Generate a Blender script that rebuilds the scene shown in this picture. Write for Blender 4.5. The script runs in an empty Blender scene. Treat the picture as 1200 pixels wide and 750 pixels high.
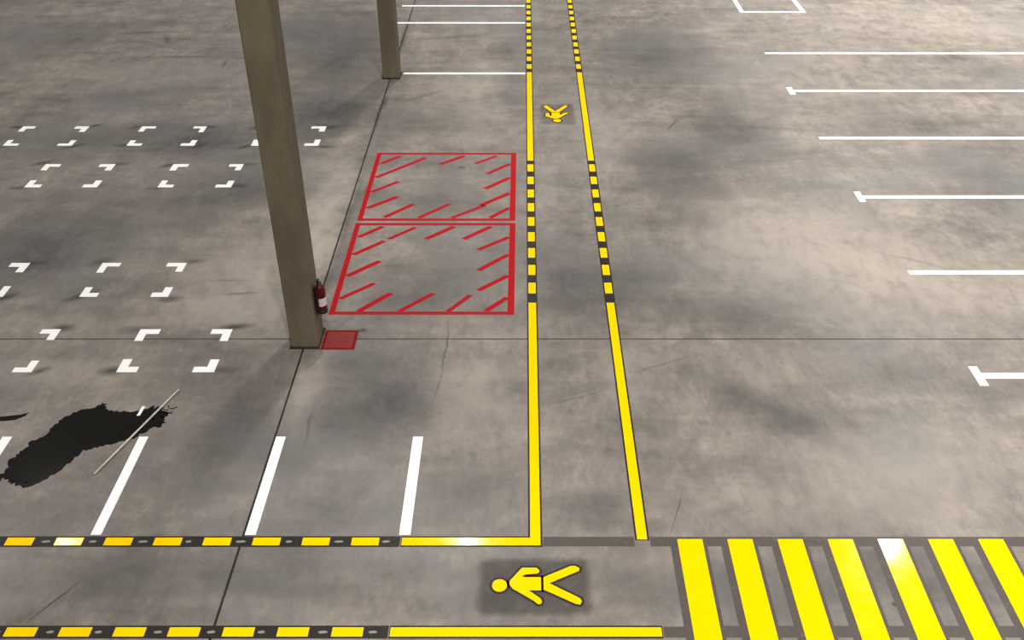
import bpy, math, random
from mathutils import Vector

random.seed(4)
scene = bpy.context.scene
col = scene.collection

# ------------------------------------------------------------------ camera
cam_data = bpy.data.cameras.new('camera')
cam_data.sensor_width = 36.0
cam_data.lens = 36.0 * 1145 / 1200
cam_data.shift_x = -14 / 1200
cam_data.clip_end = 300
cam = bpy.data.objects.new('camera', cam_data)
cam.location = (0, 0, 8.0)
cam.rotation_euler = (math.radians(90 - 33.955), 0, 0)
col.objects.link(cam)
scene.camera = cam

# ------------------------------------------------------------------ world and hall lamps
world = bpy.data.worlds.new('world')
scene.world = world
world.use_nodes = True
bg = world.node_tree.nodes['Background']
bg.inputs['Color'].default_value = (1.0, 0.985, 0.96, 1)
bg.inputs['Strength'].default_value = 0.2

LAMP_Z = 10.0
# rows of ceiling luminaires; the rows on the left-hand side of the hall are dimmed
for lx, power in ((-21.5, 190), (-11.3, 235), (-1.4, 350), (8.9, 700), (19.0, 1150)):
    for ly in (-4.0, 6.4, 16.9, 27.3, 37.8):
        ld = bpy.data.lights.new('ceiling_lamp', 'AREA')
        ld.shape = 'RECTANGLE'
        ld.size, ld.size_y = 0.45, 0.5
        ld.energy = power
        ld.spread = math.radians(125)      # reflector luminaires throw their light down
        ld.color = (1.0, 0.962, 0.905)
        lo = bpy.data.objects.new('ceiling_lamp', ld)
        lo.location = (lx, ly, LAMP_Z)
        col.objects.link(lo)

vs = scene.view_settings
vs.view_transform = 'Standard'
vs.look = 'None'
vs.exposure = 0.0
vs.gamma = 1.0
vs.use_curve_mapping = False


# ------------------------------------------------------------------ helpers
def lin(r, g, b):
    f = lambda c: (c / 255 / 12.92) if c / 255 <= 0.04045 else ((c / 255 + 0.055) / 1.055) ** 2.4
    return (f(r), f(g), f(b), 1)


def mesh_obj(name, verts, faces, mat, parent=None):
    me = bpy.data.meshes.new(name)
    me.from_pydata(verts, [], faces)
    me.update()
    if mat:
        me.materials.append(mat)
    o = bpy.data.objects.new(name, me)
    col.objects.link(o)
    o.parent = parent
    return o


def tag(o, label, cat, group=None):
    o['label'] = label
    o['category'] = cat
    if group:
        o['group'] = group
    return o


def empty(name, loc=(0, 0, 0), rz=0.0):
    o = bpy.data.objects.new(name, None)
    o.empty_display_size = 0.2
    o.location = loc
    o.rotation_euler = (0, 0, rz)
    col.objects.link(o)
    return o


def ccw(poly):
    a = sum(p[0] * q[1] - q[0] * p[1] for p, q in zip(poly, poly[1:] + poly[:1]))
    return poly if a > 0 else poly[::-1]


def prism(polys, z0, z1):
    """verts, faces of flat outlines given thickness"""
    V, F = [], []
    for poly in polys:
        poly = ccw(list(poly))
        n, b = len(poly), len(V)
        V += [(x, y, z0) for x, y in poly] + [(x, y, z1) for x, y in poly]
        F.append(tuple(b + i for i in reversed(range(n))))
        F.append(tuple(b + n + i for i in range(n)))
        for i in range(n):
            j = (i + 1) % n
            F.append((b + i, b + j, b + n + j, b + n + i))
    return V, F


def plate(name, poly, z0, z1, mat, parent=None):
    v, f = prism([poly], z0, z1)
    return mesh_obj(name, v, f, mat, parent)


def rect(x0, x1, y0, y1):
    return [(x0, y0), (x1, y0), (x1, y1), (x0, y1)]


def offset(poly, d):
    poly = ccw(list(poly))
    out = []
    n = len(poly)
    for i in range(n):
        p0, p1, p2 = Vector(poly[i - 1]), Vector(poly[i]), Vector(poly[(i + 1) % n])
        a, b = (p1 - p0).normalized(), (p2 - p1).normalized()
        na, nb = Vector((a.y, -a.x)), Vector((b.y, -b.x))
        m = (na + nb)
        m = m.normalized() if m.length > 1e-6 else na
        k = min(d / max(m.dot(na), 0.3), d * 2.4)
        out.append(tuple(p1 + m * k))
    return out


def revolve(profile, segs=24, axis_loc=(0, 0, 0)):
    """profile: list of (r, z), bottom to top"""
    V, F = [], []
    for r, z in profile:
        for k in range(segs):
            t = 2 * math.pi * k / segs
            V.append((axis_loc[0] + r * math.cos(t), axis_loc[1] + r * math.sin(t), axis_loc[2] + z))
    for i in range(len(profile) - 1):
        for k in range(segs):
            a, b = i * segs + k, i * segs + (k + 1) % segs
            F.append((a, b, b + segs, a + segs))
    F.append(tuple(reversed(range(segs))))
    F.append(tuple(range((len(profile) - 1) * segs, len(profile) * segs)))
    return V, F


def tube(pts, r, segs=10):
    V, F = [], []
    pts = [Vector(p) for p in pts]
    for i, p in enumerate(pts):
        t = (pts[min(i + 1, len(pts) - 1)] - pts[max(i - 1, 0)]).normalized()
        up = Vector((0, 0, 1)) if abs(t.z) < 0.95 else Vector((1, 0, 0))
        a = t.cross(up).normalized()
        b = t.cross(a)
        for k in range(segs):
            q = 2 * math.pi * k / segs
            V.append(tuple(p + (a * math.cos(q) + b * math.sin(q)) * r))
    for i in range(len(pts) - 1):
        for k in range(segs):
            c, d = i * segs + k, i * segs + (k + 1) % segs
            F.append((c, d, d + segs, c + segs))
    F.append(tuple(range(segs)))
    F.append(tuple(reversed(range(len(V) - segs, len(V)))))
    return V, F


def bevel(o, w, seg=2, smooth=False):
    m = o.modifiers.new('bevel', 'BEVEL')
    m.width = w
    m.segments = seg
    m.limit_method = 'ANGLE'
    if smooth:
        for p in o.data.polygons:
            p.use_smooth = True
    return o


def smooth(o):
    for p in o.data.polygons:
        p.use_smooth = len(p.vertices) == 4
    return o


# ------------------------------------------------------------------ materials
class NT:
    def __init__(self, name):
        self.m = bpy.data.materials.new(name)
        self.m.use_nodes = True
        self.t = self.m.node_tree
        self.b = self.t.nodes['Principled BSDF']

    def n(self, typ, **kw):
        nd = self.t.nodes.new(typ)
        for k, v in kw.items():
            setattr(nd, k, v)
        return nd

    def l(self, a, b):
        self.t.links.new(a, b)

    def math(self, op, a, b=None, c=None, clamp=False):
        nd = self.n('ShaderNodeMath', operation=op, use_clamp=clamp)
        for i, x in enumerate((a, b, c)):
            if x is None:
                continue
            if isinstance(x, (int, float)):
                nd.inputs[i].default_value = x
            else:
                self.l(x, nd.inputs[i])
        return nd.outputs[0]

    def mix(self, fac, a, b, blend='MIX'):
        nd = self.n('ShaderNodeMix', data_type='RGBA', blend_type=blend)
        for i, x in ((0, fac), (6, a), (7, b)):
            if isinstance(x, (int, float, tuple)):
                nd.inputs[i].default_value = x
            else:
                self.l(x, nd.inputs[i])
        return nd.outputs[2]

    def noise(self, vec, scale, detail=4, rough=0.55, dist=0.0):
        nd = self.n('ShaderNodeTexNoise')
        nd.inputs['Scale'].default_value = scale
        nd.inputs['Detail'].default_value = detail
        nd.inputs['Roughness'].default_value = rough
        nd.inputs['Distortion'].default_value = dist
        self.l(vec, nd.inputs['Vector'])
        return nd

    def mapping(self, vec, loc=(0, 0, 0), rot=0.0, scale=(1, 1, 1), typ='POINT'):
        nd = self.n('ShaderNodeMapping', vector_type=typ)
        nd.inputs['Location'].default_value = loc
        nd.inputs['Rotation'].default_value = (0, 0, rot)
        nd.inputs['Scale'].default_value = scale
        self.l(vec, nd.inputs['Vector'])
        return nd.outputs[0]

    def range(self, x, a, b, c=0.0, d=1.0):
        nd = self.n('ShaderNodeMapRange', interpolation_type='SMOOTHSTEP')
        for i, v in enumerate((a, b, c, d)):
            nd.inputs[i + 1].default_value = v
        self.l(x, nd.inputs[0])
        return nd.outputs[0]


def paint(name, c1, c2, rough=0.3, wear=0.0, wear_col=None, scale=6.0, spec=0.5):
    k = NT(name)
    g = k.n('ShaderNodeNewGeometry').outputs['Position']
    nz = k.noise(g, scale, 5, 0.6)
    c = k.mix(nz.outputs['Fac'], c1, c2)
    if wear:
        w = k.noise(g, scale * 6, 6, 0.7)
        c = k.mix(k.range(w.outputs['Fac'], 0.62 - wear * 0.3, 0.78 - wear * 0.3, 0, 0.8), c, wear_col)
    k.l(c, k.b.inputs['Base Color'])
    k.l(k.range(nz.outputs['Fac'], 0.2, 0.8, rough - 0.04, rough + 0.04), k.b.inputs['Roughness'])
    k.b.inputs['Specular IOR Level'].default_value = spec
    bp = k.n('ShaderNodeBump')
    bp.inputs['Strength'].default_value = 0.08
    bp.inputs['Distance'].default_value = 0.001
    k.l(k.noise(g, 60, 4).outputs['Fac'], bp.inputs['Height'])
    k.l(bp.outputs[0], k.b.inputs['Normal'])
    return k.m


M = {}
M['yellow'] = paint('yellow_paint', lin(246, 198, 0), lin(250, 205, 0), 0.11, spec=0.07)
M['white'] = paint('white_paint', lin(246, 245, 243), lin(252, 252, 251), 0.4)
M['black'] = paint('black_paint', lin(22, 20, 19), lin(38, 35, 33), 0.45, 0.15, lin(84, 78, 72), 5, 0.3)
M['black_edge'] = paint('black_outline_paint', lin(30, 27, 24), lin(44, 40, 36), 0.5, spec=0.3)
M['faded'] = paint('faded_black_paint', lin(66, 61, 57), lin(88, 81, 76), 0.5, 0.25, lin(104, 96, 89), 2.5, 0.3)


def ground_stain(name, c1, c2, strength):
    # greyed rectangle around a symbol, thinning out to nothing at its rim
    k = NT(name)
    obj = k.n('ShaderNodeTexCoord').outputs['Object']
    nz = k.noise(obj, 5, 5, 0.6).outputs['Fac']
    sep = k.n('ShaderNodeSeparateXYZ')
    k.l(obj, sep.inputs[0])
    jit = k.math('MULTIPLY_ADD', nz, 0.10, -0.05)
    ax = k.math('ADD', k.math('ABSOLUTE', k.math('SUBTRACT', sep.outputs['X'], 0.11)), jit)
    ay = k.math('ADD', k.math('ABSOLUTE', k.math('ADD', sep.outputs['Y'], 0.02)), jit)
    a = k.math('MULTIPLY', k.range(ax, 0.50, 0.64, strength, 0), k.range(ay, 0.30, 0.42, 1, 0))
    k.l(k.math('MULTIPLY', a, k.range(nz, 0.3, 0.6, 0.75, 1.0)), k.b.inputs['Alpha'])
    k.l(k.mix(nz, c1, c2), k.b.inputs['Base Color'])
    k.b.inputs['Roughness'].default_value = 0.55
    k.b.inputs['Specular IOR Level'].default_value = 0.25
    return k.m


M['smudge'] = ground_stain('grey_ground_stain', lin(58, 56, 52), lin(74, 71, 66), 0.26)
M['smudge_thin'] = ground_stain('thin_grey_ground_stain', lin(58, 56, 52), lin(74, 71, 66), 0.14)
M['red'] = paint('red_paint', lin(152, 0, 14), lin(170, 3, 22), 0.6, 0.05, lin(130, 40, 42), 3, 0.15)
M['red_dark'] = paint('dark_red_paint', lin(108, 2, 6), lin(124, 5, 10), 0.6, spec=0.15)
M['worn'] = paint('worn_through_paint', lin(120, 112, 106), lin(150, 142, 136), 0.5)
M['red_thin'] = paint('thin_red_paint', lin(146, 6, 24), lin(166, 14, 34), 0.6, 0.3, lin(122, 66, 62), 4, 0.15)


def floor_material(blobs):
    k = NT('power_floated_concrete')
    pos = k.n('ShaderNodeNewGeometry').outputs['Position']
    # irregular outlines for the stains and light patches
    wn = k.noise(pos, 0.9, 5, 0.62)
    sub = k.n('ShaderNodeVectorMath', operation='SUBTRACT')
    k.l(wn.outputs['Color'], sub.inputs[0])
    sub.inputs[1].default_value = (0.5, 0.5, 0.5)
    sca = k.n('ShaderNodeVectorMath', operation='SCALE')
    k.l(sub.outputs[0], sca.inputs[0])
    sca.inputs['Scale'].default_value = 1.1
    add = k.n('ShaderNodeVectorMath', operation='ADD')
    k.l(pos, add.inputs[0])
    k.l(sca.outputs[0], add.inputs[1])
    warp = add.outputs[0]
    sca2 = k.n('ShaderNodeVectorMath', operation='SCALE')
    k.l(sub.outputs[0], sca2.inputs[0])
    sca2.inputs['Scale'].default_value = 0.18
    add2 = k.n('ShaderNodeVectorMath', operation='ADD')
    k.l(pos, add2.inputs[0])
    k.l(sca2.outputs[0], add2.inputs[1])
    warp2 = add2.outputs[0]

    # mottling left by power trowels: clouds and streaks
    long_vec = k.mapping(pos, scale=(1, 0.55, 1))
    big = k.noise(long_vec, 0.3, 6, 0.6, 0.3).outputs['Fac']
    streak_vec = k.mapping(pos, rot=math.radians(8), scale=(0.35, 1.5, 1))
    streak = k.noise(streak_vec, 0.9, 7, 0.62, 0.6).outputs['Fac']
    diag_vec = k.mapping(pos, rot=math.radians(48), scale=(0.45, 1.5, 1))
    diag = k.noise(diag_vec, 1.1, 7, 0.62, 0.5).outputs['Fac']
    cloud = k.noise(long_vec, 1.5, 6, 0.62, 0.2).outputs['Fac']
    mid = k.noise(long_vec, 4.2, 6, 0.65, 0.3).outputs['Fac']
    small = k.noise(long_vec, 12, 5, 0.65).outputs['Fac']
    fine = k.noise(pos, 42, 4, 0.7).outputs['Fac']
    tone = 0.0
    for src, w in ((big, 0.26), (streak, 0.20), (diag, 0.36), (cloud, 0.34), (mid, 0.28), (small, 0.22), (fine, 0.15)):
        tone = k.math('ADD', tone, k.math('MULTIPLY_ADD', src, w, -w / 2))
    v = k.math('MULTIPLY_ADD', tone, 2.1, 0.5, clamp=True)
    ramp = k.n('ShaderNodeValToRGB')
    e = ramp.color_ramp.elements
    e[0].position, e[0].color = 0.12, lin(84, 80, 76)
    e[1].position, e[1].color = 0.92, lin(158, 148, 138)
    m = e.new(0.5)
    m.color = lin(120, 113, 107)
    k.l(v, ramp.inputs[0])
    c = ramp.outputs['Color']
    # cool grey laitance clouds
    cool = k.noise(k.mapping(pos, loc=(7.3, 2.1, 0)), 0.3, 5, 0.6, 0.5).outputs['Fac']
    c = k.mix(k.range(cool, 0.45, 0.68, 0, 0.5), c, lin(112, 113, 113))

    acc = {'dark': None, 'light': None, 'line': None}
    for kind, x, y, rx, ry, ang, amt in blobs:
        src = warp2 if kind == 'line' else warp
        mv = k.mapping(src, (x, y, 0), math.radians(ang), (rx, ry, 50), 'TEXTURE')
        gr = k.n('ShaderNodeTexGradient', gradient_type='SPHERICAL')
        k.l(mv, gr.inputs[0])
        acc[kind] = k.math('MULTIPLY_ADD', gr.outputs['Fac'], amt * (1.25 if kind == 'dark' else 1.1 if kind == 'light' else 1), acc[kind] if acc[kind] else 0.0)
    brk = k.range(mid, 0.3, 0.6, 0.55, 1.0)
    if acc['light']:
        c = k.mix(k.math('MULTIPLY', acc['light'], brk, clamp=True), c, lin(166, 156, 146))
    if acc['dark']:
        c = k.mix(k.math('MULTIPLY', acc['dark'], brk, clamp=True), c, lin(62, 63, 64))
    if acc['line']:
        c = k.mix(k.math('MINIMUM', acc['line'], 0.85), c, lin(44, 40, 38))
    # scattered scuffs
    sc = k.noise(k.mapping(pos, rot=0.5, scale=(0.5, 2.2, 1)), 3.2, 3, 0.5, 1.5).outputs['Fac']
    c = k.mix(k.range(sc, 0.70, 0.80, 0, 0.35), c, lin(70, 64, 58))
    k.l(c, k.b.inputs['Base Color'])
    k.l(k.range(mid, 0.25, 0.75, 0.42, 0.6), k.b.inputs['Roughness'])
    k.b.inputs['Specular IOR Level'].default_value = 0.35
    bp = k.n('ShaderNodeBump')
    bp.inputs['Strength'].default_value = 0.12
    bp.inputs['Distance'].default_value = 0.004
    k.l(k.math('ADD', fine, mid), bp.inputs['Height'])
    k.l(bp.outputs[0], k.b.inputs['Normal'])
    return k.m


# stains, dark and light patches, scuffs and hairline cracks of the slab: kind, x, y, half sizes, turn, strength
B = [
    ('dark', -1.79, 9.90, 0.95, 1.22, 0, 0.75),
    ('dark', -2.47, 10.54, 0.53, 0.66, 0, 0.30),
    ('dark', -1.25, 12.95, 1.22, 1.31, 0, 0.45),
    ('dark', -1.87, 12.58, 0.75, 0.62, 0, 0.35),
    ('dark', -1.45, 15.88, 1.41, 1.57, 0, 0.40),
    ('dark', -2.05, 19.45, 1.86, 1.60, 0, 0.30),
    ('dark', -0.54, 8.39, 0.69, 0.57, 0, 0.40),
    ('dark', -0.14, 8.84, 0.48, 0.53, 0, 0.25),
    ('dark', -4.43, 23.18, 1.43, 5.05, 0, 0.65),
    ('dark', -4.02, 19.92, 1.05, 1.66, 0, 0.50),
    ('dark', -5.84, 25.15, 1.28, 3.25, 0, 0.45),
    ('dark', -8.49, 18.34, 3.96, 1.71, 0, 0.45),
    ('dark', -6.60, 18.34, 1.18, 1.07, 0, 0.60),
    ('dark', -5.27, 16.40, 1.63, 1.44, 0, 0.50),
    ('dark', -7.04, 15.55, 2.96, 1.06, 0, 0.45),
    ('dark', -7.85, 14.16, 2.12, 1.26, 0, 0.70),
    ('dark', -7.87, 13.21, 1.24, 0.90, 0, 0.50),
    ('dark', -11.59, 25.15, 2.79, 1.78, 0, 0.25),
    ('dark', -8.84, 20.92, 2.63, 0.95, 0, 0.25),
    ('dark', -5.02, 19.00, 1.42, 2.06, 0, 0.40),
    ('dark', -2.90, 19.00, 0.51, 4.75, 0, 0.25),
    ('dark', 3.06, 17.33, 1.70, 2.02, 0, 0.60),
    ('dark', 4.29, 19.69, 1.25, 1.64, 0, 0.55),
    ('dark', 3.30, 23.81, 1.70, 3.35, 0, 0.50),
    ('dark', 4.44, 18.56, 1.20, 1.24, 0, 0.40),
    ('dark', 2.82, 15.55, 1.05, 1.52, 0, 0.30),
    ('dark', 0.13, 23.81, 0.97, 4.50, 0, 0.15),
    ('dark', 1.40, 12.83, 1.67, 1.44, 0, 0.45),
    ('dark', 3.20, 11.88, 1.29, 0.72, 0, 0.50),
    ('dark', 0.61, 12.95, 0.69, 1.75, 0, 0.40),
    ('dark', 2.96, 9.99, 0.96, 0.53, -38, 0.55),
    ('dark', 3.40, 9.47, 0.74, 0.34, -38, 0.45),
    ('dark', 6.04, 10.17, 1.16, 0.63, 0, 0.30),
    ('dark', 8.76, 16.77, 2.21, 1.36, -30, 0.50),
    ('dark', 8.52, 15.38, 1.39, 0.90, -35, 0.45),
    ('dark', 9.73, 18.34, 1.78, 0.97, 0, 0.40),
    ('dark', 7.49, 19.45, 1.65, 1.60, 0, 0.35),
    ('dark', 0.74, 7.98, 0.78, 0.46, 0, 0.45),
    ('dark', 0.51, 9.99, 0.64, 1.23, 0, 0.20),
    ('dark', 1.57, 9.47, 0.62, 1.15, 0, 0.25),
    ('dark', -4.02, 10.73, 1.48, 1.01, 0, 0.35),
    ('dark', -3.83, 9.15, 1.45, 1.28, 0, 0.40),
    ('dark', -5.36, 7.98, 1.56, 0.62, 0, 0.30),
    ('dark', -3.44, 6.99, 2.06, 0.53, 0, 0.20),
    ('dark', -4.39, 6.87, 0.62, 0.52, 0, 0.25),
    ('dark', -2.36, 7.46, 0.64, 0.43, 0, 0.35),
    ('dark', -0.48, 6.87, 1.23, 0.52, 0, 0.15),
    ('dark', -2.99, 13.74, 0.19, 2.73, 0, 0.50),
    ('light', -4.23, 13.21, 1.70, 1.81, 0, 0.60),
    ('light', -3.82, 14.60, 0.67, 2.09, 0, 0.50),
    ('light', -3.42, 15.22, 0.38, 3.37, 0, 0.60),
    ('light', -2.86, 10.17, 0.39, 1.26, 0, 0.50),
    ('light', -0.66, 10.17, 0.90, 1.05, 0, 0.50),
    ('light', -1.62, 21.19, 1.33, 2.46, 0, 0.45),
    ('light', -0.99, 19.92, 0.63, 3.36, 0, 0.35),
    ('light', -10.20, 22.01, 4.57, 1.62, 0, 0.30),
    ('light', -6.47, 10.73, 1.61, 0.78, 0, 0.40),
    ('light', -4.21, 11.99, 1.44, 0.73, 0, 0.50),
    ('light', -3.10, 8.25, 0.34, 0.64, 0, 0.25),
    ('light', -6.89, 11.77, 1.86, 0.46, 0, 0.35),
    ('light', 4.79, 14.31, 2.79, 2.03, 0, 0.60),  # pale patches right of the walkway: mottled concrete with ceiling-lamp brightness painted in
    ('light', 5.79, 12.95, 3.05, 1.75, 0, 0.60),
    ('light', 3.47, 14.91, 1.18, 1.79, 0, 0.30),
    ('light', 3.34, 10.73, 1.61, 0.67, 0, 0.35),
    ('light', 4.40, 8.54, 2.32, 1.18, 0, 0.50),
    ('light', 2.31, 8.12, 1.24, 0.47, 0, 0.45),
    ('light', 1.47, 10.73, 0.67, 0.67, 0, 0.45),
    ('light', 7.51, 21.45, 3.80, 2.51, 0, 0.40),
    ('light', 10.55, 25.86, 4.43, 2.54, 0, 0.45),
    ('light', 7.32, 23.81, 2.43, 2.21, 0, 0.30),
    ('light', 1.37, 19.45, 1.24, 3.24, 0, 0.35),
    ('light', 2.23, 19.00, 1.42, 1.54, 0, 0.30),
    ('light', 0.40, 15.88, 0.36, 2.77, 0, 0.20),
    ('light', 1.07, 8.54, 0.46, 0.84, 0, 0.20),
    ('light', 1.32, 7.10, 0.83, 0.40, 0, 0.30),
    ('dark', 3.6, 6.9, 3.4, 0.62, 0, 0.50),
    ('dark', 0.9, 6.9, 1.6, 0.60, 0, 0.35),
    ('dark', -3.2, 6.9, 3.0, 0.62, 0, 0.30),
    # cracks and tyre scuffs
    ('line', -3.09, 19.6, 1.9, 0.07, 90, 0.6),
    ('line', -3.06, 20.4, 0.5, 0.12, 90, 0.5),
    ('line', -3.09, 24.6, 2.6, 0.10, 90, 0.6),
    ('line', -3.05, 14.6, 3.2, 0.08, 90, 0.45),
    ('line', 3.80, 6.67, 0.03, 0.04, 0, 1.2),
    ('line', -9.8, 25.3, 1.0, 0.12, 5, 0.5),
    ('line', -10.6, 25.8, 0.5, 0.12, -60, 0.5),
    ('line', -9.1, 24.7, 0.4, 0.12, 110, 0.6),
    ('line', -4.82, 6.72, 0.46, 0.018, 58, 1.0),
    ('line', -1.10, 11.2, 0.95, 0.018, 90, 0.8),
    ('line', -1.14, 10.3, 0.5, 0.016, 82, 0.5),
    ('line', 1.72, 8.0, 0.55, 0.014, 74, 0.6),
    ('line', 2.9, 21.3, 2.0, 0.04, 0, 0.45),
    ('line', -8.3, 23.4, 1.6, 0.10, 3, 0.55),
    ('line', -9.2, 23.4, 0.5, 0.06, 60, 0.55),
    ('line', -7.2, 22.9, 0.5, 0.07, 95, 0.6),
    ('line', -6.6, 23.3, 1.3, 0.09, -4, 0.45),
    ('line', 3.1, 19.2, 0.5, 0.05, 62, 0.6),
    ('line', -2.25, 20.8, 0.8, 0.10, 40, 0.4),
    ('line', -1.8, 24.9, 0.9, 0.10, 10, 0.5),
    ('line', 1.9, 10.8, 0.6, 0.025, 25, 0.45),
    ('line', 0.7, 10.05, 0.5, 0.02, 20, 0.45),
    ('line', -2.72, 9.5, 0.6, 0.03, 88, 0.45),
    ('line', -2.33, 11.6, 0.09, 0.07, 0, 1.0),
    ('line', -1.2, 17.1, 0.12, 0.10, 0, 0.7),
    ('line', 7.1, 9.2, 0.25, 0.06, -50, 0.6),
    ('line', 6.6, 9.55, 0.2, 0.05, -45, 0.5),
    ('line', 6.3, 13.6, 0.7, 0.05, -30, 0.3),
    ('line', -4.35, 12.6, 0.4, 0.05, 5, 0.5),
    ('line', -4.6, 13.0, 0.5, 0.05, 0, 0.35),
    ('line', -6.1, 9.9, 0.5, 0.10, 20, 0.0),
]
# (x_left, x_right, y_near, y_far, corners shown) of each four-corner pallet place
BAYS = [
    ('A1', -10.40, -9.02, 18.10, 19.08), ('A2', -7.93, -6.58, 18.10, 19.08), ('A3', -5.45, -4.10, 18.10, 19.08),
    ('B1', -9.18, -7.84, 16.24, 17.24), ('B2', -6.73, -5.38, 16.24, 17.24),
    ('C1', -9.28, -7.92, 12.51, 13.52), ('C2', -6.76, -5.41, 12.51, 13.52),
    ('D1', -8.03, -6.69, 10.61, 11.64), ('D2', -5.54, -4.21, 10.61, 11.64),
]
for i, (nm, x0, x1, y0, y1) in enumerate(BAYS):
    for j, (x, y) in enumerate(((x0, y0), (x1, y0), (x0, y1), (x1, y1))):
        sx = 0.06 if x == x1 else -0.06
        B.append(('line', x + sx + random.uniform(-.05, .05), y + random.uniform(-.06, .06),
                  random.uniform(.22, .34), random.uniform(.09, .15), random.choice((0, 8, 35)), random.uniform(.6, 1.1)))
M['floor'] = floor_material(B)


def simple(name, c1, c2, scale, rough, spec=0.5, metal=0.0, detail=5, stretch=(1, 1, 1), bump=0.0):
    k = NT(name)
    pos = k.mapping(k.n('ShaderNodeTexCoord').outputs['Object'], scale=stretch)
    nz = k.noise(pos, scale, detail, 0.6)
    k.l(k.mix(k.range(nz.outputs['Fac'], 0.3, 0.7), c1, c2), k.b.inputs['Base Color'])
    k.b.inputs['Roughness'].default_value = rough
    k.b.inputs['Specular IOR Level'].default_value = spec
    k.b.inputs['Metallic'].default_value = metal
    if bump:
        bp = k.n('ShaderNodeBump')
        bp.inputs['Strength'].default_value = bump
        bp.inputs['Distance'].default_value = 0.01
        k.l(nz.outputs['Fac'], bp.inputs['Height'])
        k.l(bp.outputs[0], k.b.inputs['Normal'])
    return k.m


M['pillar'] = simple('pillar_concrete', lin(104, 95, 78), lin(124, 114, 96), 2.2, 0.85, 0.2, stretch=(1, 1, 0.35), bump=0.12)
M['sealant'] = simple('dark_sealant', lin(40, 34, 26), lin(58, 50, 40), 9, 0.8, 0.2)
M['joint'] = simple('joint_filler', lin(62, 55, 50), lin(88, 79, 72), 3, 0.8, 0.2)
M['joint_dark'] = simple('dark_joint_filler', lin(34, 31, 29), lin(56, 51, 47), 3, 0.8, 0.2)
M['subbase'] = simple('sub_base', lin(60, 56, 52), lin(80, 74, 68), 1, 0.9, 0.1)
M['ext_red'] = simple('extinguisher_red', lin(84, 3, 12), lin(100, 6, 15), 4, 0.35, 0.3)
M['ext_black'] = simple('black_plastic', lin(18, 17, 17), lin(28, 26, 25), 8, 0.45)
M['ext_label'] = simple('printed_label', lin(215, 208, 200), lin(235, 230, 224), 30, 0.5)
M['steel'] = simple('dull_steel', lin(120, 118, 114), lin(150, 148, 144), 20, 0.4, metal=0.9)
M['stick'] = simple('pale_wood', lin(184, 172, 158), lin(210, 200, 188), 3, 0.55, stretch=(8, 8, 1))


def puddle_material():
    k = NT('oily_water')
    pos = k.n('ShaderNodeNewGeometry').outputs['Position']
    nz = k.noise(pos, 3.0, 5)
    k.l(k.mix(nz.outputs['Fac'], lin(8, 8, 6), lin(20, 19, 15)), k.b.inputs['Base Color'])
    k.b.inputs['Roughness'].default_value = 0.12
    k.b.inputs['Specular IOR Level'].default_value = 0.22
    return k.m


M['puddle'] = puddle_material()

# ------------------------------------------------------------------ floor: four slabs with filled joints
JX, JY, GAP = -3.10, 11.40, 0.013
X0, X1, Y0, Y1 = -42.0, 42.0, -12.0, 56.0
fl = empty('floor')
fl['kind'] = 'structure'
fl['label'] = 'grey mottled power floated concrete floor of the hall'
plate('sub_base', rect(X0, X1, Y0, Y1), -0.30, -0.16, M['subbase'], fl)
for xa, xb in ((X0, JX - GAP), (JX + GAP, X1)):
    for ya, yb in ((Y0, JY - GAP), (JY + GAP, Y1)):
        bevel(plate('slab', rect(xa, xb, ya, yb), -0.16, 0.0, M['floor'], fl), 0.004, 1)
plate('joint_filler', rect(JX - GAP, JX + GAP, Y0, JY - GAP), -0.16, -0.006, M['joint_dark'], fl)
plate('joint_filler', rect(JX - GAP, JX + GAP, JY + GAP, Y1), -0.16, -0.006, M['joint_dark'], fl)
plate('joint_filler', rect(X0, JX - GAP, JY - GAP, JY + GAP), -0.16, -0.006, M['joint'], fl)
plate('joint_filler', rect(JX - GAP, X1, JY - GAP, JY + GAP), -0.16, -0.006, M['joint'], fl)

# ------------------------------------------------------------------ concrete pillars
def pillar(x, y, w, d, label):
    r = empty('concrete_pillar', (x, y, 0))
    tag(r, label, 'pillar', 'concrete pillars on the slab joint')
    sh = plate('shaft', rect(-w / 2, w / 2, -d / 2, d / 2), 0, 10.4, M['pillar'], r)
    bevel(sh, 0.018, 1)
    e = 0.022
    outer, V, F = (w / 2 + e, d / 2 + e), [], []
    inn = (w / 2 - 0.004, d / 2 - 0.004)
    for z, (a, b) in ((0.0, outer), (0.012, outer), (0.035, inn), (0.0, inn)):
        V += [(-a, -b, z), (a, -b, z), (a, b, z), (-a, b, z)]
    for i in range(4):
        for k in range(4):
            j, n = (i + 1) % 4, (k + 1) % 4
            F.append((i * 4 + k, i * 4 + n, j * 4 + n, j * 4 + k))
    mesh_obj('base_sealant', V, F, M['sealant'], r)
    return r


pillar(-3.08, 11.405, 0.38, 0.47, 'grey concrete pillar with a fire extinguisher on its side')
pillar(-3.07, 22.06, 0.38, 0.40, 'grey concrete pillar standing at the end of a white line')

# ------------------------------------------------------------------ painted markings
ZB, ZP = 0.0012, 0.0026      # top of the dark underlay, top of the coloured paint
LW, ED = 0.056, 0.022        # half width of a yellow line, dark edge showing beside it


def band(axis, c, a, b, hw):
    return rect(a, b, c - hw, c + hw) if axis == 'x' else rect(c - hw, c + hw, a, b)


def solid_line(axis, c, a, b, label, group='solid yellow walkway lines'):
    r = empty('solid_yellow_line')
    tag(r, label, 'floor line', group)
    plate('black_backing', band(axis, c, a - 0.01, b + 0.01, LW + ED), 0, ZB, M['black'], r)
    plate('yellow_stripe', band(axis, c, a, b, LW), ZB, ZP, M['yellow'], r)
    return r


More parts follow.
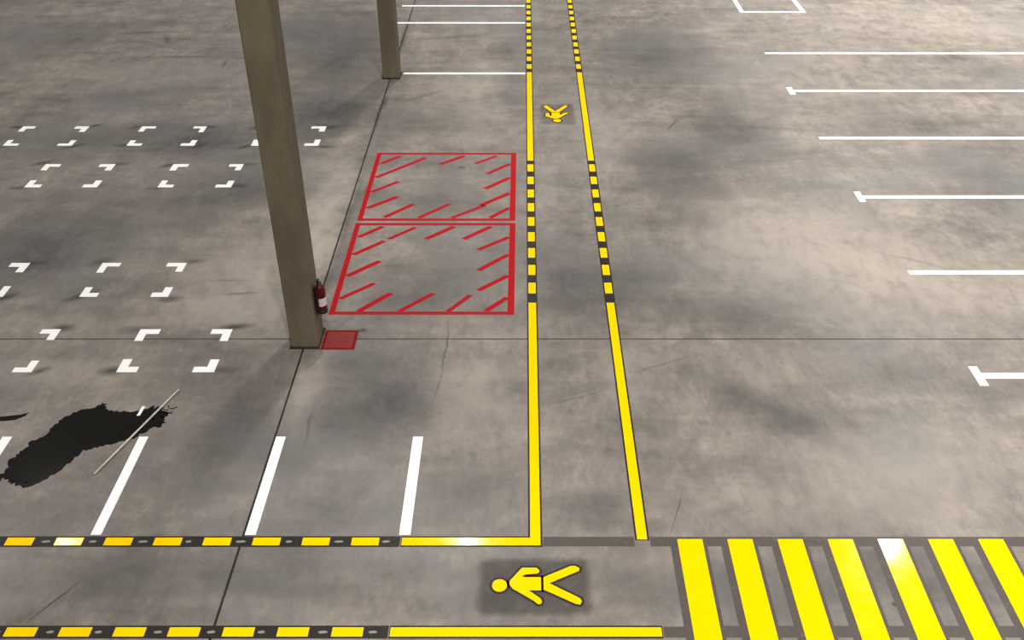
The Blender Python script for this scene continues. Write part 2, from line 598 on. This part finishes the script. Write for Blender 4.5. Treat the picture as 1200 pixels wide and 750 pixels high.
def dashed_line(axis, c, a, b, dashes, label, group='black and yellow dashed lines'):
    r = empty('dashed_yellow_line')
    tag(r, label, 'floor line', group)
    plate('black_backing', band(axis, c, a, b, LW + ED), 0, ZB, M['black'], r)
    for p, q in dashes:
        plate('yellow_dash', band(axis, c, p, q, LW), ZB, ZP, M['yellow'], r)
        if axis == 'x':
            wx, wl = q + random.uniform(0.07, 0.15), random.uniform(0.03, 0.06)
            plate('worn_spot', [(wx - wl, c), (wx - wl * .5, c - .018), (wx + wl * .7, c - .014), (wx + wl, c + .004), (wx + wl * .4, c + .018), (wx - wl * .6, c + .012)],
                  ZB, ZB + 0.0003, M['worn'], r)
    return r


# walkway along the hall, its left edge with the corner towards the crossing lane
WLX, WRX = 0.125, 1.30
r = empty('yellow_corner_line')
tag(r, 'solid yellow corner line turning from the walkway into the cross lane', 'floor line')
plate('black_backing', [(-1.35, 7.53 - LW - ED), (WLX + LW + ED, 7.53 - LW - ED), (WLX + LW + ED, 12.35), (WLX - LW - ED, 12.35),
                        (WLX - LW - ED, 7.53 + LW + ED), (-1.35, 7.53 + LW + ED)], 0, ZB, M['black'], r)
plate('yellow_stripe', rect(WLX - LW, WLX + LW, 7.53 + LW, 12.34), ZB, ZP, M['yellow'], r)
plate('yellow_stripe', rect(-1.34, WLX + LW, 7.53 - LW, 7.53 + LW), ZB, ZP, M['yellow'], r)
mid_d = [(c - 0.155, c + 0.155) for c in (17.07, 16.53, 15.99, 15.45, 14.92, 14.38, 13.84, 13.30, 12.76)]
far_d = [(22.70 + 0.541 * i - 0.155, 22.70 + 0.541 * i + 0.155) for i in range(24)]
dashed_line('y', WLX, 12.36, 17.38, mid_d, 'black and yellow dashed walkway line beside the red hatched boxes')
solid_line('y', WLX, 17.40, 22.30, 'solid yellow walkway line running from the red boxes past the small walking figure')
dashed_line('y', WLX, 22.32, 35.6, far_d, 'black and yellow dashed walkway line meeting the ends of white lines')
solid_line('y', WRX, 7.56, 12.34, 'solid yellow walkway line ending beside the zebra crossing')
dashed_line('y', WRX, 12.36, 17.38, mid_d, 'black and yellow dashed walkway line on the open floor side')
solid_line('y', WRX, 17.40, 22.30, 'solid yellow walkway line on the open floor side of the small walking figure')
dashed_line('y', WRX, 22.32, 35.6, far_d, 'black and yellow dashed walkway line farthest along the open floor side')
# cross lane
up_d = [(-1.89 - 0.5415 * i, -1.59 - 0.5415 * i) for i in range(14)]
lo_d = [(-1.91 - 0.5415 * i, -1.60 - 0.5415 * i) for i in range(14)]
dashed_line('x', 7.53, -9.3, -1.36, up_d, 'black and yellow dashed cross lane line touching the white bay lines')
dashed_line('x', 6.325, -9.3, -1.35, lo_d, 'black and yellow dashed cross lane line away from the white bay lines')
solid_line('x', 6.325, -1.33, 1.37, 'solid yellow cross lane line on the side away from the walkway')
# faded black strips without yellow
for nm, poly, lab in (('faded_strip', rect(0.21, 1.21, 7.46, 7.60), 'faded dark strip between the two walkway lines at the cross lane'),
                      ('faded_strip', rect(1.385, 1.655, 7.46, 7.60), 'short faded dark strip between walkway line and zebra crossing'),
                      ('faded_strip', rect(1.39, 1.655, 6.26, 6.39), 'short faded dark strip between yellow cross lane line and zebra crossing')):
    tag(plate(nm, poly, 0, ZB, M['faded'], None), lab, 'floor strip', 'faded dark floor strips')

# zebra crossing
z = empty('zebra_crossing')
tag(z, 'zebra crossing of broad yellow stripes on dark concrete', 'zebra crossing')
sx = [1.685 + 0.551 * i for i in range(11)]
for i, x in enumerate(sx):
    plate('dark_margin', rect(x - 0.085, x + 0.315, 5.0, 7.60), 0, ZB * 0.6, M['faded'], z)
    plate('yellow_stripe', rect(x, x + 0.275, 5.03, 7.565), ZB, ZP, M['yellow'], z)
    if i < len(sx) - 1:
        for ya, yb in ((7.46, 7.60), (6.26, 6.40)):
            plate('edge_strip', rect(x + 0.315, x + 0.551 - 0.085, ya, yb), 0, ZB * 0.6, M['faded'], z)

# walking figures
BODY = [(.16, .20), (.13, .23), (-.02, .23), (-.15, .05), (-.15, .0), (-.12, -.05), (.10, -.21), (.145, -.255), (.175, -.25), (.185, -.22),
        (.17, -.18), (.05, -.075), (.18, -.075), (.18, .10), (.0, .10), (-.02, .115), (.02, .14), (.14, .15), (.165, .175)]
LEGS = [(.205, .10), (.50, .255), (.55, .255), (.59, .225), (.585, .19), (.55, .17), (.265, .02), (.58, -.18), (.595, -.22),
        (.575, -.26), (.53, -.25), (.205, -.065)]
HEAD = [(-.255 + .078 * math.cos(t * math.pi / 12), -.01 + .084 * math.sin(t * math.pi / 12)) for t in range(24)]


def figure(x, y, rz, label, ground):
    r = empty('walking_figure_symbol', (x, y, 0), rz)
    tag(r, label, 'floor symbol', 'yellow walking figure symbols')
    plate('dark_ground', rect(-.55, .77, -.46, .42), 0.0003, 0.0006, M[ground], r)
    for nm, poly in (('head', HEAD), ('torso', BODY), ('legs', LEGS)):
        o = plate(nm, poly, 0.0018, 0.003, M['yellow'], r)
        plate('black_outline', offset(poly, 0.028), 0.0006, 0.0018, M['black_edge'], o)
    return r


figure(0.0, 6.925, 0, 'large yellow walking figure beside the zebra crossing', 'smudge')
figure(0.69, 19.64, math.pi / 2, 'small yellow walking figure within the walkway beyond the red boxes', 'smudge_thin')

# white lines
def white_line(x0, x1, y0, y1, label, group, cap=None):
    if cap:
        r = empty('white_bay_line')
        plate('line', rect(x0, x1, y0, y1), 0, 0.0015, M['white'], r)
        plate('end_cap', rect(*cap), 0, 0.0015, M['white'], r)
    else:
        r = plate('white_bay_line', rect(x0, x1, y0, y1), 0, 0.0015, M['white'])
    tag(r, label, 'floor line', group)
    return r


G1 = 'short white bay lines at the cross lane'
white_line(-6.49, -6.37, 7.63, 9.28, 'short white bay line beside the small separate oil spot', G1)
white_line(-4.79, -4.675, 7.63, 9.28, 'short white bay line ending beside the thin stick', G1)
white_line(-3.085, -2.965, 7.63, 9.28, 'short white bay line running along the floor joint', G1)
white_line(-1.38, -1.255, 7.63, 9.28, 'short white bay line touching the start of the solid yellow line', G1)
G2 = 'long white bay lines on the open floor'
white_line(6.08, 16, 13.165, 13.285, 'long plain white bay line just beyond the floor joint', G2)
white_line(5.98, 16, 18.42, 18.54, 'long plain white bay line between two capped lines', G2)
white_line(5.94, 16, 23.60, 23.72, 'long plain white bay line next to the white rectangle', G2)
white_line(6.20, 16, 10.47, 10.595, 'long white bay line with end cap before the floor joint', G2, (6.08, 6.20, 10.31, 10.74))
white_line(6.11, 16, 15.79, 15.91, 'long white bay line with end cap beyond the floor joint', G2, (6.0, 6.115, 15.66, 16.06))
white_line(6.06, 16, 21.05, 21.17, 'long white bay line with end cap farthest from the floor joint', G2, (5.94, 6.065, 20.88, 21.34))
G3 = 'white lines between far pillar and walkway'
white_line(-2.82, 0.03, 22.17, 22.29, 'white line to the walkway touching the pillar without extinguisher', G3)
white_line(-3.40, 0.03, 26.04, 26.16, 'white line to the walkway, second from the pillar without extinguisher', G3)
white_line(-3.42, 0.03, 27.60, 27.72, 'white line to the walkway, third from the pillar without extinguisher', G3)
r = empty('white_rectangle')
tag(r, 'white rectangular outline painted beyond the long white bay lines', 'floor marking')
plate('line', rect(5.95, 7.76, 27.02, 27.14), 0, .0015, M['white'], r)
plate('line', rect(5.95, 6.07, 27.14, 29.6), 0, .0015, M['white'], r)
plate('line', rect(7.64, 7.76, 27.14, 29.6), 0, .0015, M['white'], r)
plate('line', rect(6.07, 7.64, 29.48, 29.6), 0, .0015, M['white'], r)
plate('white_fleck', [(-4.955, 9.68), (-4.915, 9.69), (-4.905, 9.87), (-4.945, 9.88)], 0, .004, M['white'])
tag(bpy.data.objects['white_fleck'], 'small white paint fleck at the edge of the puddle', 'paint mark')

# four-corner pallet places
LAB = {
    'A1': 'white pallet corner marks, third from the pillar in the row farthest from the puddle',
    'A2': 'white pallet corner marks, second from the pillar in the row farthest from the puddle',
    'A3': 'white pallet corner marks partly hidden behind the pillar with the extinguisher',
    'B1': 'white pallet corner marks in the second row from the far end, farther from the pillar',
    'B2': 'white pallet corner marks in the second row from the far end, nearer the pillar',
    'C1': 'white pallet corner marks in the row just beyond the joint, farther from the pillar',
    'C2': 'white pallet corner marks in the row just beyond the joint, nearer the pillar',
    'D1': 'white pallet corner marks across the floor joint, farther from the pillar',
    'D2': 'white pallet corner marks across the floor joint, between puddle and pillar',
}
AL, AW = 0.285, 0.115
for nm, x0, x1, y0, y1 in BAYS:
    r = empty('pallet_place_marking', ((x0 + x1) / 2, (y0 + y1) / 2, 0))
    tag(r, LAB[nm], 'corner marks', 'four corner pallet places')
    hx, hy = (x1 - x0) / 2, (y1 - y0) / 2
    for a in (-1, 1):
        for b in (-1, 1):
            wq = AW * random.uniform(0.92, 1.08)
            ax, ay = AL * random.uniform(.93, 1.07), AL * random.uniform(.93, 1.07)
            poly = [(0, 0), (ax, 0), (ax, wq), (wq, wq), (wq, ay), (0, ay)]
            plate('corner_mark', [(a * (hx - p), b * (hy - q)) for p, q in poly], 0, 0.0015, M['white'], r)

# red hatched boxes
def red_box(x0, x1, y0, y1, strokes, label):
    r = empty('red_hatched_box')
    tag(r, label, 'floor marking', 'red hatched boxes')
    zt = 0.0016
    plate('side_line', rect(x0, x0 + 0.085, y0, y1), 0, zt, M['red'], r)
    plate('side_line', rect(x1 - 0.10, x1, y0, y1), 0, zt, M['red'], r)
    plate('end_line', rect(x0 + 0.085, x1 - 0.10, y0, y0 + 0.085), 0, zt, M['red_thin'], r)
    plate('end_line', rect(x0 + 0.085, x1 - 0.10, y1 - 0.085, y1), 0, zt, M['red_thin'], r)
    for ax, ay, bx, by, thin in strokes:
        a, b = Vector((ax, ay)), Vector((bx, by))
        t = (b - a).normalized()
        n = Vector((-t.y, t.x)) * random.uniform(0.038, 0.048)
        k = t * 0.03
        plate('hatch_stroke', [tuple(a - n), tuple(b - n + k), tuple(b + n), tuple(a + n - k)], 0, 0.0013,
              M['red_thin' if thin else 'red'], r)
    return r


red_box(-2.88, -0.15, 14.945, 17.76, [
    (-2.74, 17.27, -2.42, 17.60, 0), (-2.76, 16.66, -1.92, 17.52, 0), (-2.76, 16.06, -2.34, 16.47, 0), (-2.76, 15.42, -2.29, 15.85, 0),
    (-2.42, 15.08, -1.97, 15.56, 0), (-1.82, 15.06, -1.33, 15.57, 0), (-1.24, 15.06, -0.70, 15.52, 1), (-1.60, 17.24, -1.18, 17.60, 0),
    (-0.92, 17.27, -0.55, 17.60, 1), (-0.68, 16.82, -0.27, 17.25, 1), (-0.70, 16.19, -0.27, 16.64, 0), (-0.76, 15.53, -0.27, 15.99, 0),
    (-0.58, 15.06, -0.27, 15.42, 0)], 'red hatched keep clear box nearer the pillar without extinguisher')
red_box(-2.89, -0.145, 12.02, 14.865, [
    (-2.76, 14.38, -2.42, 14.73, 0), (-2.77, 13.79, -2.34, 14.22, 0), (-2.25, 14.31, -1.86, 14.70, 0), (-2.77, 13.12, -2.33, 13.57, 0),
    (-2.78, 12.46, -2.33, 12.89, 0), (-2.45, 12.12, -2.04, 12.60, 0), (-1.84, 12.12, -1.39, 12.60, 0), (-1.12, 12.12, -0.82, 12.55, 1),
    (-1.63, 14.31, -1.20, 14.73, 0), (-1.00, 14.31, -0.57, 14.73, 0), (-0.74, 13.95, -0.26, 14.36, 0), (-0.71, 13.30, -0.26, 13.78, 0),
    (-0.69, 12.70, -0.26, 13.12, 0), (-0.56, 12.13, -0.26, 12.48, 0)], 'red hatched keep clear box next to the fire extinguisher')

# red square under the extinguisher
k = NT('worn_red_square')
pos = k.n('ShaderNodeNewGeometry').outputs['Position']
wv = k.noise(k.mapping(pos, scale=(1, 1.6, 1)), 16, 4, 0.6, 2.2).outputs['Fac']
c = k.mix(k.range(wv, 0.50, 0.62, 0, 1), lin(112, 2, 5), lin(142, 30, 18))
k.l(c, k.b.inputs['Base Color'])
k.b.inputs['Roughness'].default_value = 0.6
r = empty('red_square_marking', (-2.62, 11.375, 0))
tag(r, 'small worn red painted square on the floor beside the pillar', 'floor marking')
plate('worn_field', rect(-.195, .195, -.195, .195), 0, .0015, k.m, r)
for poly in (rect(-.24, -.195, -.24, .24), rect(.195, .24, -.24, .24), rect(-.195, .195, -.24, -.195), rect(-.195, .195, .195, .24)):
    plate('border', poly, 0, .0016, M['red_dark'], r)

# ------------------------------------------------------------------ fire extinguisher hanging on the pillar
ex = empty('fire_extinguisher', (-2.808, 11.36, 0.51))
tag(ex, 'red fire extinguisher with white label hanging on the pillar', 'fire extinguisher')
R = 0.075
body = smooth(mesh_obj('cylinder', *revolve([(R * .9, 0), (R, 0.02), (R, 0.34), (R * .93, 0.375), (R * .72, 0.405), (R * .4, 0.42), (R * .36, 0.44)], 28), M['ext_red'], ex))
# base skirt
smooth(mesh_obj('foot_ring', *revolve([(R * 1.03, -0.015), (R * 1.05, 0.0), (R * 1.03, 0.03)], 28), M['ext_black'], ex))
# curved label on the cylinder
V, F = [], []
for i in range(13):
    t = math.radians(-100 + i * 10)
    for zz in (0.11, 0.235):
        for rr in (R + 0.0004, R + 0.0018):
            V.append((rr * math.cos(t), rr * math.sin(t), zz))
for i in range(12):
    a, b = i * 4, i * 4 + 4
    F += [(a + 1, b + 1, b + 3, a + 3), (a, a + 2, b + 2, b), (a, b, b + 1, a + 1), (a + 2, a + 3, b + 3, b + 2)]
F += [(0, 1, 3, 2), (48, 50, 51, 49)]
mesh_obj('label', V, F, M['ext_label'], ex)
smooth(mesh_obj('valve', *revolve([(0.022, 0.435), (0.026, 0.45), (0.026, 0.475), (0.018, 0.485), (0.018, 0.50)], 16), M['steel'], ex))
for nm, z0, z1, lean in (('carry_handle', 0.478, 0.490, 0.0), ('squeeze_lever', 0.498, 0.510, 0.035)):
    V = [(-.012, .02, z0), (.012, .02, z0), (.012, -.10, z0 + lean), (-.012, -.10, z0 + lean)]
    V += [(x, y, zq + (z1 - z0)) for x, y, zq in V]
    mesh_obj(nm, V, [(3, 2, 1, 0), (4, 5, 6, 7), (0, 1, 5, 4), (1, 2, 6, 5), (2, 3, 7, 6), (3, 0, 4, 7)], M['ext_black'], ex)
g = smooth(mesh_obj('pressure_gauge', *revolve([(0.016, 0), (0.018, 0.004), (0.018, 0.012), (0.015, 0.015)], 16), M['steel'], ex))
g.location = (0.026, 0, 0.462)
g.rotation_euler = (0, math.pi / 2, 0)
hose = [(-.005, -.024, 0.46), (-.01, -.06, 0.465), (-.015, -.09, 0.44), (-.02, -.102, 0.38), (-.025, -.100, 0.30), (-.03, -.095, 0.20), (-.03, -.09, 0.12), (-.03, -.088, 0.07)]
h = smooth(mesh_obj('hose', *tube(hose, 0.011), M['ext_black'], ex))
smooth(mesh_obj('nozzle', *tube([(-.03, -.088, 0.075), (-.03, -.087, 0.04), (-.03, -.086, 0.0)], 0.016), M['ext_black'], h))
V, F = prism([rect(-.081, -R + .012, -.03, .03)], 0.10, 0.40)
bevel(mesh_obj('wall_bracket', V, F, M['ext_black'], ex), 0.004)

# ------------------------------------------------------------------ puddle and stick
P0 = [(-6.18, 8.91), (-6.20, 8.80), (-6.13, 8.74), (-6.22, 8.60), (-6.24, 8.50), (-6.12, 8.52), (-6.02, 8.47), (-5.92, 8.42), (-5.86, 8.38), (-5.79, 8.40),
      (-5.70, 8.46), (-5.62, 8.55), (-5.52, 8.68), (-5.47, 8.83), (-5.39, 9.02), (-5.18, 9.10), (-5.04, 9.17), (-4.91, 9.22), (-4.80, 9.33), (-4.71, 9.42),
      (-4.64, 9.45), (-4.55, 9.54), (-4.60, 9.62), (-4.55, 9.72), (-4.58, 9.79), (-4.66, 9.80), (-4.70, 9.87), (-4.77, 9.85), (-4.85, 9.88), (-4.91, 9.80),
      (-4.98, 9.77), (-5.15, 9.77), (-5.31, 9.78), (-5.41, 9.83), (-5.43, 9.92), (-5.48, 9.95), (-5.55, 9.86), (-5.68, 9.82), (-5.81, 9.72), (-5.90, 9.58),
      (-5.95, 9.42), (-5.98, 9.28), (-6.08, 9.20), (-6.14, 9.06)]
ragged = []
for i, p in enumerate(P0):
    q = P0[(i + 1) % len(P0)]
    L = math.dist(p, q)
    n = max(2, int(L / 0.03))
    for t in range(n):
        f = t / n
        nx, ny = (q[1] - p[1]) / L, -(q[0] - p[0]) / L
        d = random.uniform(-.016, .02) * (2.0 if p[0] > -4.95 or p[0] < -5.95 else 1)
        ragged.append((p[0] + (q[0] - p[0]) * f + nx * d, p[1] + (q[1] - p[1]) * f + ny * d))
splashes = []
for k in range(34):
    cx, cy = random.choice((random.uniform(-4.75, -4.46), random.uniform(-4.7, -4.5))), random.uniform(9.5, 9.92)
    if k % 4 == 0:
        cx, cy = random.uniform(-6.24, -5.85), random.uniform(8.36, 8.5)
    rr = random.uniform(.006, .018)
    splashes.append([(cx + rr * random.uniform(.6, 1.5) * math.cos(t), cy + rr * random.uniform(.6, 1.3) * math.sin(t)) for t in (0, .9, 1.8, 2.7, 3.6, 4.5, 5.4)])
pv, pf = prism([ragged] + splashes, 0.0, 0.0012)
tag(mesh_obj('oil_puddle', pv, pf, M['puddle']), 'black oily puddle spilled across the concrete under the stick', 'puddle')
SP = [(-6.62, 9.58), (-6.48, 9.60), (-6.38, 9.68), (-6.36, 9.75), (-6.45, 9.71), (-6.62, 9.68), (-6.75, 9.66), (-6.74, 9.58)]
tag(plate('oil_spot', SP, 0.0, 0.0012, M['puddle']), 'small black oil spot separate from the large puddle', 'oil spot')

a, b = Vector((-5.09, 8.60, 0.0165)), Vector((-4.57, 10.20, 0.0165))
st = empty('thin_stick')
tag(st, 'thin pale wooden stick lying across the puddle', 'stick')
smooth(mesh_obj('shaft', *tube([a, a.lerp(b, .3), a.lerp(b, .7), b], 0.013, 12), M['stick'], st))
for p, q in ((a, a + (a - b).normalized() * 0.012), (b, b + (b - a).normalized() * 0.012)):
    smooth(mesh_obj('rounded_end', *tube([p, q], 0.011, 12), M['stick'], st))
